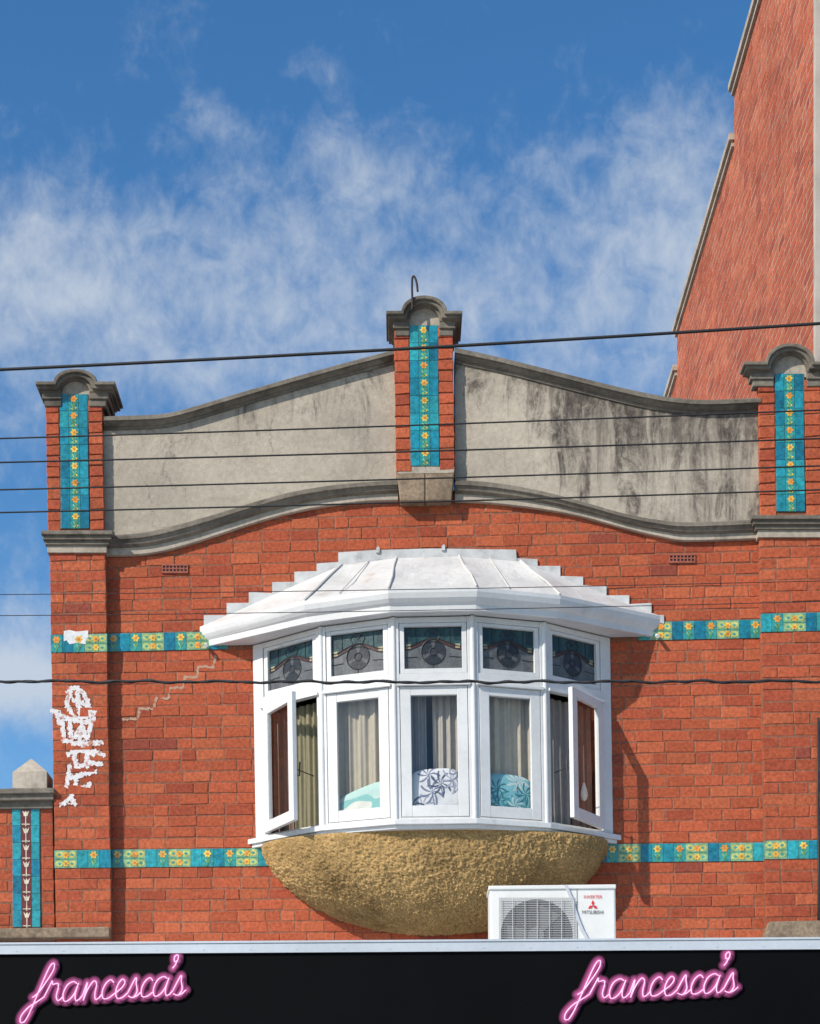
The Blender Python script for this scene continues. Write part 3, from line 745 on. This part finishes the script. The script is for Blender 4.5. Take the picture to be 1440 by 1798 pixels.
# ---------------------------------------------------------------- low neighbour on the left
nb = thing('neighbour_building', (-3.4, 0, 0), 'low brick frontage at the far left with pointed coping block and dark red tile strip', 'building')
m = MB(); pw = .03
brick_field(m, -240, 20, 1398, 1640, pw, phase=1); brick_field(m, 66, 88, 1398, 1640, pw, L=40)
prismR(m, rect(-240, 87, 1385, 2560), -.22, pw-MP, MORT); m.build('wall', M['brick'], nb)
tile_panel(nb, 22, 70, 1420, 1628, pw+.006, .012, 'strip')
m = MB()
for a, b, p in ((1384, 1393, .12), (1393, 1405, .095), (1405, 1420, .055)): prism(m, [(-230, a+4), (95-(a-1384)*.1, a-1), (95-(a-1384)*.1, b-1), (-230, b+4)], -.25, p)
cp = m.build('coping', M['coping'], nb, bevel=.005)
m = MB(); q = [F(22, 1356, .11), F(82, 1354, .11), F(82, 1384, .11), F(22, 1384, .11)]; extrude(m, q, .14)
b4 = [q[0], q[1], (q[1][0], .14, q[1][2]), (q[0][0], .14, q[0][2])]; ap = F(49, 1324, .11); ap = (ap[0], .015, ap[2])
m.add(b4+[ap], [[0, 1, 4], [1, 2, 4], [2, 3, 4], [3, 0, 4]]); m.build('finial', M['band'], nb)
m = MB(); prism(m, [(-230, 1633), (192, 1627), (192, 1645), (-230, 1651)], 0, .16); m.build('ledge', M['stone'], nb, bevel=.008)
# ---------------------------------------------------------------- tall neighbour on the right
tb = thing('tall_building', (3.06, .03, 0), 'tall red brick side wall with stepped parapet rising at the upper right', 'building')
XS = 3.06
m = MB(); segs = [(.10, 3.47, 12.30), (3.47, 7.10, 11.83), (7.10, 14, 11.40)]
for (ya, yb, zt) in segs: wbox(m, XS+.0025, XS+.34, ya, yb, 0, zt, (.46, .28, .20))
fn = lambda u, v, d: (XS-d*.6, u, v)
def top_at(y):
    for (ya, yb, zt) in segs:
        if y < yb: return zt
    return 11.4
z = 5.2; row = 0
while z < 12.4:
    u = .10-(.12 if row % 2 else 0)+random.uniform(-.015, .015)
    while u < 10:
        w = .24 if random.random() > .15 else .13
        a, b = max(u, .10), u+w; u = b
        if z > 6.5 and b-a > .03 and z+.086 <= max(top_at(a), top_at(b))+.01:
            while b-a > .03 and z+.086 > top_at(b-.002)+.01: b -= .02
            brick(m, fn, a+.005, b-.005, z+.006, z+.0805, brick_col(True), .003, .003, .03)
    z += .0865; row += 1
m.build('side_wall', M['side_brick'], tb)
for (ya, yb, zt), y2 in zip(segs, (3.42, 7.05, 14)):
    m = MB(); wbox(m, XS-.05, XS+.39, max(ya-.03, .0) if ya > 1 else .12, yb+.03, zt, zt+.06); wbox(m, XS-.025, XS+.36, max(ya-.01, .12), yb+.01, zt-.05, zt-.001)
    m.build('coping', M['band'], tb)
m = MB(); wbox(m, XS, XS+4, .03, .098, 0, 12.9); m.build('front_wall', M['cream'], tb)
m = MB(); tube(m, [(XS-.03, .16, 11.2), (XS-.05, .5, 11.9), (XS-.03, .9, 12.2)], .012, 6); m.build('conduit', M['band'], tb)
# ---------------------------------------------------------------- awning
AP = 2.6
aw = thing('shop_awning', (0, -AP, 0), 'black fascia of the street awning with white metal top edge', 'awning')
m = MB(); prismR(m, rect(-700, 2200, 1668, 1858), AP-.04, AP); m.build('fascia', M['black'], aw)
m = MB(); prismR(m, rect(-705, 2205, 1650, 1671), AP-.10, AP+.016)
prismR(m, rect(-705, 2205, 1650, 1653.5), AP-.10, AP+.022)
for k in range(-8, 28):
    x, y = Rw(k*82+20, 1661); prism(m, [(x+1.1*math.cos(2*PI*q/8), y+4+1.1*math.sin(2*PI*q/8)) for q in range(8)], AP, AP+.019)
m.build('top_trim', M['trim'], aw)
m = MB(); zt = F(720, 1668, AP)[2]
n = 240; V = []
for i in range(n+1):
    x = -4.6+i*9.6/n; z = zt+.012*math.sin(i*PI/2)
    V += [(x, -AP+.1, z), (x, -.09, z+.03)]
m.add(V, [[2*i, 2*i+2, 2*i+3, 2*i+1] for i in range(n)]); m.build('roof_sheet', M['trim'], aw, recalc=False)
m = MB(); wbox(m, -4.6, 5.0, -AP+.05, -.1, zt-.2, zt-.17); m.build('ceiling', M['white'], aw)
# ---------------------------------------------------------------- neon signs
gl = {
 'f': [[(17, 12), (27, 20), (42, 44), (50, 62), (48, 72), (41, 66), (33, 42), (24, 10), (17, -14), (9, -31), (1, -31), (1, -20), (12, -6), (28, 4), (40, 12)]],
 'r': [[(0, 0), (9, 24), (11, 28), (13, 22), (23, 23), (25, 15), (24, 0), (29, -8), (37, -2)]],
 'a': [[(25, 22), (17, 26), (6, 20), (1, 5), (5, -8), (14, -7), (23, 4), (28, 23)], [(28, 23), (25, 4), (28, -8), (34, -7), (40, 0)]],
 'n': [[(0, 0), (5, 23), (5, 10), (3, -9)], [(3, -9), (8, 10), (17, 25), (24, 20), (24, 2), (27, -8), (33, -6), (38, 0)]],
 'c': [[(20, 19), (13, 25), (4, 18), (0, 4), (4, -8), (14, -8), (24, -1)]],
 'e': [[(0, 0), (12, 9), (18, 20), (12, 26), (5, 17), (3, 3), (8, -8), (18, -7), (27, 1)]],
 's': [[(0, 0), (11, 26), (14, 15), (18, 1), (12, -9), (2, -6)], [(12, -9), (20, -6), (26, 0)]],
 'q': [[(4, 40), (8, 46), (12, 58), (9, 64), (4, 60), (6, 52), (12, 54)]]}
order = [('f', 0, 0), ('r', 40, 12), ('a', 76, 11), ('n', 116, 11), ('c', 154, 12), ('e', 178, 11), ('s', 205, 12), ('c', 231, 12), ('a', 254, 12), ('q', 282, 12), ('s', 294, 12)]
sx, sy, tl_ = .89, .98, .050
def sgn(u, v):
    u, v = u*sx, v*sy; return (40+u+.17*v, 1764-v-u*tl_)
strokes = []
for ch, ox, oy in order:
    for st in gl[ch]:
        c = catmull([(a+ox, b+oy, 0) for a, b in st], 6); strokes.append([sgn(v.x, v.y) for v in c])
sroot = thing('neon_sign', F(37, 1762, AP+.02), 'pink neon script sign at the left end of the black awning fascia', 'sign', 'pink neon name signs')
m = MB(); plate(m, strokes, 9.5, 1.3, AP, AP+.012, fade=((.50, .11, .29), (.008, .001, .003))); m.build('glow_backing', M['halo'], sroot, recalc=False)  # tube glow painted into the plate colour, pink at strokes to near black
m = MB()
for st in strokes: tube(m, [F(x, y, AP+.026) for x, y in st], .0034, 8)
m.build('neon_tube', M['neon'], sroot, smooth=True)
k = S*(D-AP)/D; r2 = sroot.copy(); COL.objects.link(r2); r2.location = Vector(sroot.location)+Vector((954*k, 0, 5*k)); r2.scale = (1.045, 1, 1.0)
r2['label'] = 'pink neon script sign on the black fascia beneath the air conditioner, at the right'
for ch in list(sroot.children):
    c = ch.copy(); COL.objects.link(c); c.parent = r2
# ---------------------------------------------------------------- air conditioner
ac = thing('air_conditioner', (1.05, -.7, 3.5), 'white outdoor air conditioning unit on the awning roof below the bowl of the bay', 'air conditioner')
m = MB(); prism(m, [(860, 1556), (1081, 1554), (1083, 1716), (861, 1716)], .55, .85); m.build('casing', M['acwhite'], ac, bevel=.014)
m = MB(); prism(m, [(858, 1555), (1082, 1552.5), (1082, 1560), (858, 1562)], .54, .862); m.build('lid', M['acwhite'], ac, bevel=.006)
m = MB()
prism(m, rect(876, 1010, 1576, 1712), .84, .8525, (.46, .46, .44))
prism(m, [(942+63*math.cos(2*PI*k/40), 1642+63*math.sin(2*PI*k/40)) for k in range(40)], .84, .855, (.10, .10, .105))
m.build('fan_recess', M['attr'], ac)
m = MB()
for k in range(3):
    a = 2*PI*k/3+.5; pts = [(942+math.cos(a+t)*r, 1642+math.sin(a+t)*r) for t, r in ((0, 12), (.1, 55), (.9, 55), (1.2, 12))]
    prism(m, pts, .855, .858, (.19, .19, .19))
prism(m, [(942+14*math.cos(2*PI*k/20), 1642+14*math.sin(2*PI*k/20)) for k in range(20)], .855, .862, (.24, .24, .24)); m.build('fan', M['attr'], ac)
m = MB(); cw = (.52, .52, .50)
for k in range(34):
    y = 1578+k*4; tube(m, [F(877, y, .868), F(1010, y, .868)], .0017, 5, cw)
for k in range(7): x = 879+k*21.5; tube(m, [F(x, 1577, .871), F(x, 1712, .871)], .0024, 5, cw)
m.build('grille', M['attr'], ac)
m = MB(); ribbon(m, [(1013, 1562), (1014, 1712)], 1.5, .84, .853, (.35, .35, .34)); m.build('panel_seam', M['attr'], ac)
m = MB(); ribbon(m, [(994, 1556), (1003, 1576), (1012, 1606), (1022, 1632), (1032, 1650), (1040, 1665)], 5, .85, .866, (.50, .52, .55)); m.build('strap', M['attr'], ac)
def text(body, xc, yc, width, p, mat, parent, name):
    cu = bpy.data.curves.new('t', 'FONT'); cu.body = body; cu.size = 1; cu.align_x = 'CENTER'; cu.align_y = 'CENTER'
    o = bpy.data.objects.new('t', cu); COL.objects.link(o); dg = bpy.context.evaluated_depsgraph_get()
    me = bpy.data.meshes.new_from_object(o.evaluated_get(dg)); bpy.data.objects.remove(o)
    xs_ = [v.co.x for v in me.vertices]; s = width*S*(D-p)/D/(max(xs_)-min(xs_)); C = F(xc, yc, p); mb = MB()
    mb.add([(C[0]+v.co.x*s, -p, C[2]+v.co.y*s*1.15) for v in me.vertices], [list(q.vertices) for q in me.polygons]); return mb.build(name, mat, parent, recalc=False)
RED = pm('red_print', (.62, .03, .03), rough=.5); GREY = pm('dark_print', (.04, .04, .04), rough=.5)
text('INVERTER', 1041, 1575, 32, .8545, RED, ac, 'lettering'); text('MITSUBISHI', 1041, 1602, 37, .8545, GREY, ac, 'lettering')
m = MB()
for a in (90, 210, 330):
    a = math.radians(a); d = (math.cos(a), -math.sin(a)); q = (-d[1], d[0]); L = 9.5
    prism(m, [(1041, 1590), (1041+d[0]*L/2+q[0]*L*.29, 1590+d[1]*L/2+q[1]*L*.29), (1041+d[0]*L, 1590+d[1]*L), (1041+d[0]*L/2-q[0]*L*.29, 1590+d[1]*L/2-q[1]*L*.29)], .85, .8545)
m.build('emblem', RED, ac)
for x in (885, 1050):
    m = MB(); prism(m, rect(x, x+14, 1714, 1740), .56, .84, (.3, .3, .3)); m.build('foot', M['attr'], ac)
# ---------------------------------------------------------------- overhead cables
wires = [(649, 612, 568, 5.6, 'thick black overhead cable crossing the tops of the three tiled pillars, uppermost of the lines'),
 (770, 747, 720, 2.9, 'overhead wire second from the top, across the upper parapet panels'),
 (812, 793, 770, 3.1, 'overhead wire third from the top, across the middle of the parapet panels'),
 (860, 841, 818, 2.9, 'overhead wire fourth from the top, just above the keystone'),
 (900, 882, 860, 2.9, 'overhead wire fifth from the top, along the crown of the brick arch'),
 (1044, 1035, 1020, 1.4, 'thin overhead wire crossing the white bay roof'),
 (1081, 1072, 1056, 1.4, 'thin overhead wire crossing the gutter of the bay roof')]
p = 6.0
for yl, ym, yr, w, lab in wires:
    m = MB(); pts = []
    for i in range(61):
        x = -900+i*3300/60; y = yl+(yr-yl)*x/1440+(ym-(yl+yr)/2)*4*(x/1440)*(1-x/1440); pts.append(F(x, y, p))
    tube(m, pts, w/2*S*(D-p)/D, 8)
    tag(m.build('overhead_cable', M['wire'], None, smooth=True), lab, 'cable', 'overhead cables across the front')
m = MB(); pts = []; pts2 = []
for i in range(400):
    x = -900+i*3300/399; y = 1196+1.5*math.sin(x/1440*PI)+1.2*math.sin(x*.045)+.8*math.sin(x*.11+1)
    pts.append(F(x, y, p)); a = x*.09
    pts2.append(F(x, y+2.0*math.sin(a), p+.007*math.cos(a)))
tube(m, pts, .0054, 7); tube(m, pts2, .0038, 6)
tag(m.build('overhead_cable', M['wire'], None, smooth=True), 'wavy twisted black cable across the bay between its top and bottom panes', 'cable', 'overhead cables across the front')
m = MB(); tube(m, [F(1437, 1260, PP+.02), F(1436, 1400, PP+.02), F(1438, 1520, PP+.02), F(1437, 1660, PP+.02)], .009, 7)
tag(m.build('wall_cable', M['wire'], None, smooth=True), 'black cable running down the right edge of the rightmost pier', 'cable')
m = MB(); m.add([(-150, -150, 0), (150, -150, 0), (150, 150, 0), (-150, 150, 0)], [[0, 1, 2, 3]])
tag(m.build('ground', M['ground'], None), 'grey street surface below the awning', 'ground', kind='structure')
# ---------------------------------------------------------------- light and sky
sv = Vector((-1.22, -1.0, 1.10)).normalized()
el = math.asin(sv.z); az = math.atan2(sv.x, sv.y)
L = bpy.data.lights.new('sun', 'SUN'); L.energy = 4.8; L.angle = math.radians(.5); L.color = (1, .94, .85)
lo = bpy.data.objects.new('sun', L); COL.objects.link(lo); lo.rotation_euler = sv.to_track_quat('Z', 'Y').to_euler(); lo.location = (-12, -12, 14)
W = bpy.data.worlds.new('World'); scene.world = W; W.use_nodes = True; nt = W.node_tree; N = NT(nt)
bg = nt.nodes['Background']; bg.inputs[1].default_value = .1
sky = N.n('ShaderNodeTexSky'); sky.sky_type = 'NISHITA'; sky.sun_disc = False; sky.sun_elevation = el; sky.sun_rotation = az
sky.air_density = 1.0; sky.dust_density = .4; sky.ozone_density = 2.8
tc = N.n('ShaderNodeTexCoord').outputs['Generated']; sp = N.n('ShaderNodeSeparateXYZ'); nt.links.new(tc, sp.inputs[0])
ady = N.m('MAXIMUM', N.m('ABSOLUTE', sp.outputs[1]), .05)
u = N.m('DIVIDE', sp.outputs[0], ady); v = N.m('DIVIDE', sp.outputs[2], ady)
cmb = N.n('ShaderNodeCombineXYZ'); nt.links.new(u, cmb.inputs[0]); nt.links.new(v, cmb.inputs[1]); P = cmb.outputs[0]
nA = N.noise(N.mapping(P, (1, 1.5, 1), (.37, .1, 0), (0, 0, .35)), 9, 3, .5)
nB = N.noise(N.mapping(P, (1.1, 1.0, 1), (2.1, .7, 0), (0, 0, .6)), 38, 9, .62, .3)
nC = N.noise(N.mapping(P, (1.7, .8, 1), (5.1, 3.7, 0), (0, 0, .7)), 85, 6, .6, .2)
nB = N.m('ADD', N.m('MULTIPLY', N.m('SUBTRACT', nB, .5), 1.3), .5)
nn = N.m('ADD', N.m('ADD', N.m('MULTIPLY', nA, .30), N.m('MULTIPLY', nB, .5)), N.m('MULTIPLY', nC, .20))
rp = N.n('ShaderNodeValToRGB'); cr_ = rp.color_ramp; cr_.interpolation = 'EASE'
stops = [(0, .5), (.343, .22), (.373, .22), (.43, 1.0), (.48, .45), (.557, .30), (.63, .56), (.672, .76), (.715, .90), (.765, .70), (.80, .42), (.835, .20), (.90, .06), (.96, .02)]
while len(cr_.elements) < len(stops): cr_.elements.new(.5)
for e, (a, b) in zip(cr_.elements, stops): e.position = a; e.color = (b, b, b, 1)
nt.links.new(N.m('DIVIDE', v, .7), rp.inputs[0]); prof_ = rp.outputs[0]
def bump(px, py, r, k, ax=1.0):
    du = N.m('MULTIPLY', N.m('SUBTRACT', u, (px-705)/3333), ax); dv = N.m('SUBTRACT', v, (2200-py)/3333)
    d2 = N.m('ADD', N.m('MULTIPLY', du, du), N.m('MULTIPLY', dv, dv))
    return N.m('MULTIPLY', N.m('EXPONENT', N.m('MULTIPLY', d2, -1/((r/3333)**2))), k)
tot = N.m('ADD', nn, N.m('MULTIPLY', prof_, .46))
for b in ((545, 120, 45, .24), (350, 195, 75, .20), (300, 25, 65, .17), (215, 110, 30, .13), (590, 245, 65, .21), (660, 300, 65, .18), (1150, 330, 150, .16), (1230, 210, 110, .17), (740, 320, 50, .12), (60, 380, 120, .12), (960, 290, 60, .10), (430, 250, 60, .12), (30, 1180, 90, .30)):
    tot = N.m('ADD', tot, bump(*b))
mk = N.mr(tot, .57, 1.20, 0, .81, True)
hs = N.n('ShaderNodeHueSaturation'); nt.links.new(sky.outputs[0], hs.inputs['Color']); hs.inputs['Saturation'].default_value = 1.27; hs.inputs['Value'].default_value = 1.56
col = N.mix(mk, hs.outputs[0], (6.3, 6.9, 7.6, 1))
nt.links.new(col, bg.inputs[0])
# ---------------------------------------------------------------- camera
cam = bpy.data.cameras.new('camera'); co = bpy.data.objects.new('camera', cam); COL.objects.link(co)
co.location = (0, -D, EYE); co.rotation_euler = (PI/2, 0, 0)
cam.sensor_fit = 'AUTO'; cam.sensor_width = 36; cam.lens = 36*D/(1798*S)
cam.shift_x = (720-XV)/1798; cam.shift_y = (YH-899)/1798; cam.clip_end = 1000; cam.clip_start = .1
scene.camera = co
scene.view_settings.view_transform = 'Standard'; scene.view_settings.look = 'None'; scene.view_settings.exposure = 0
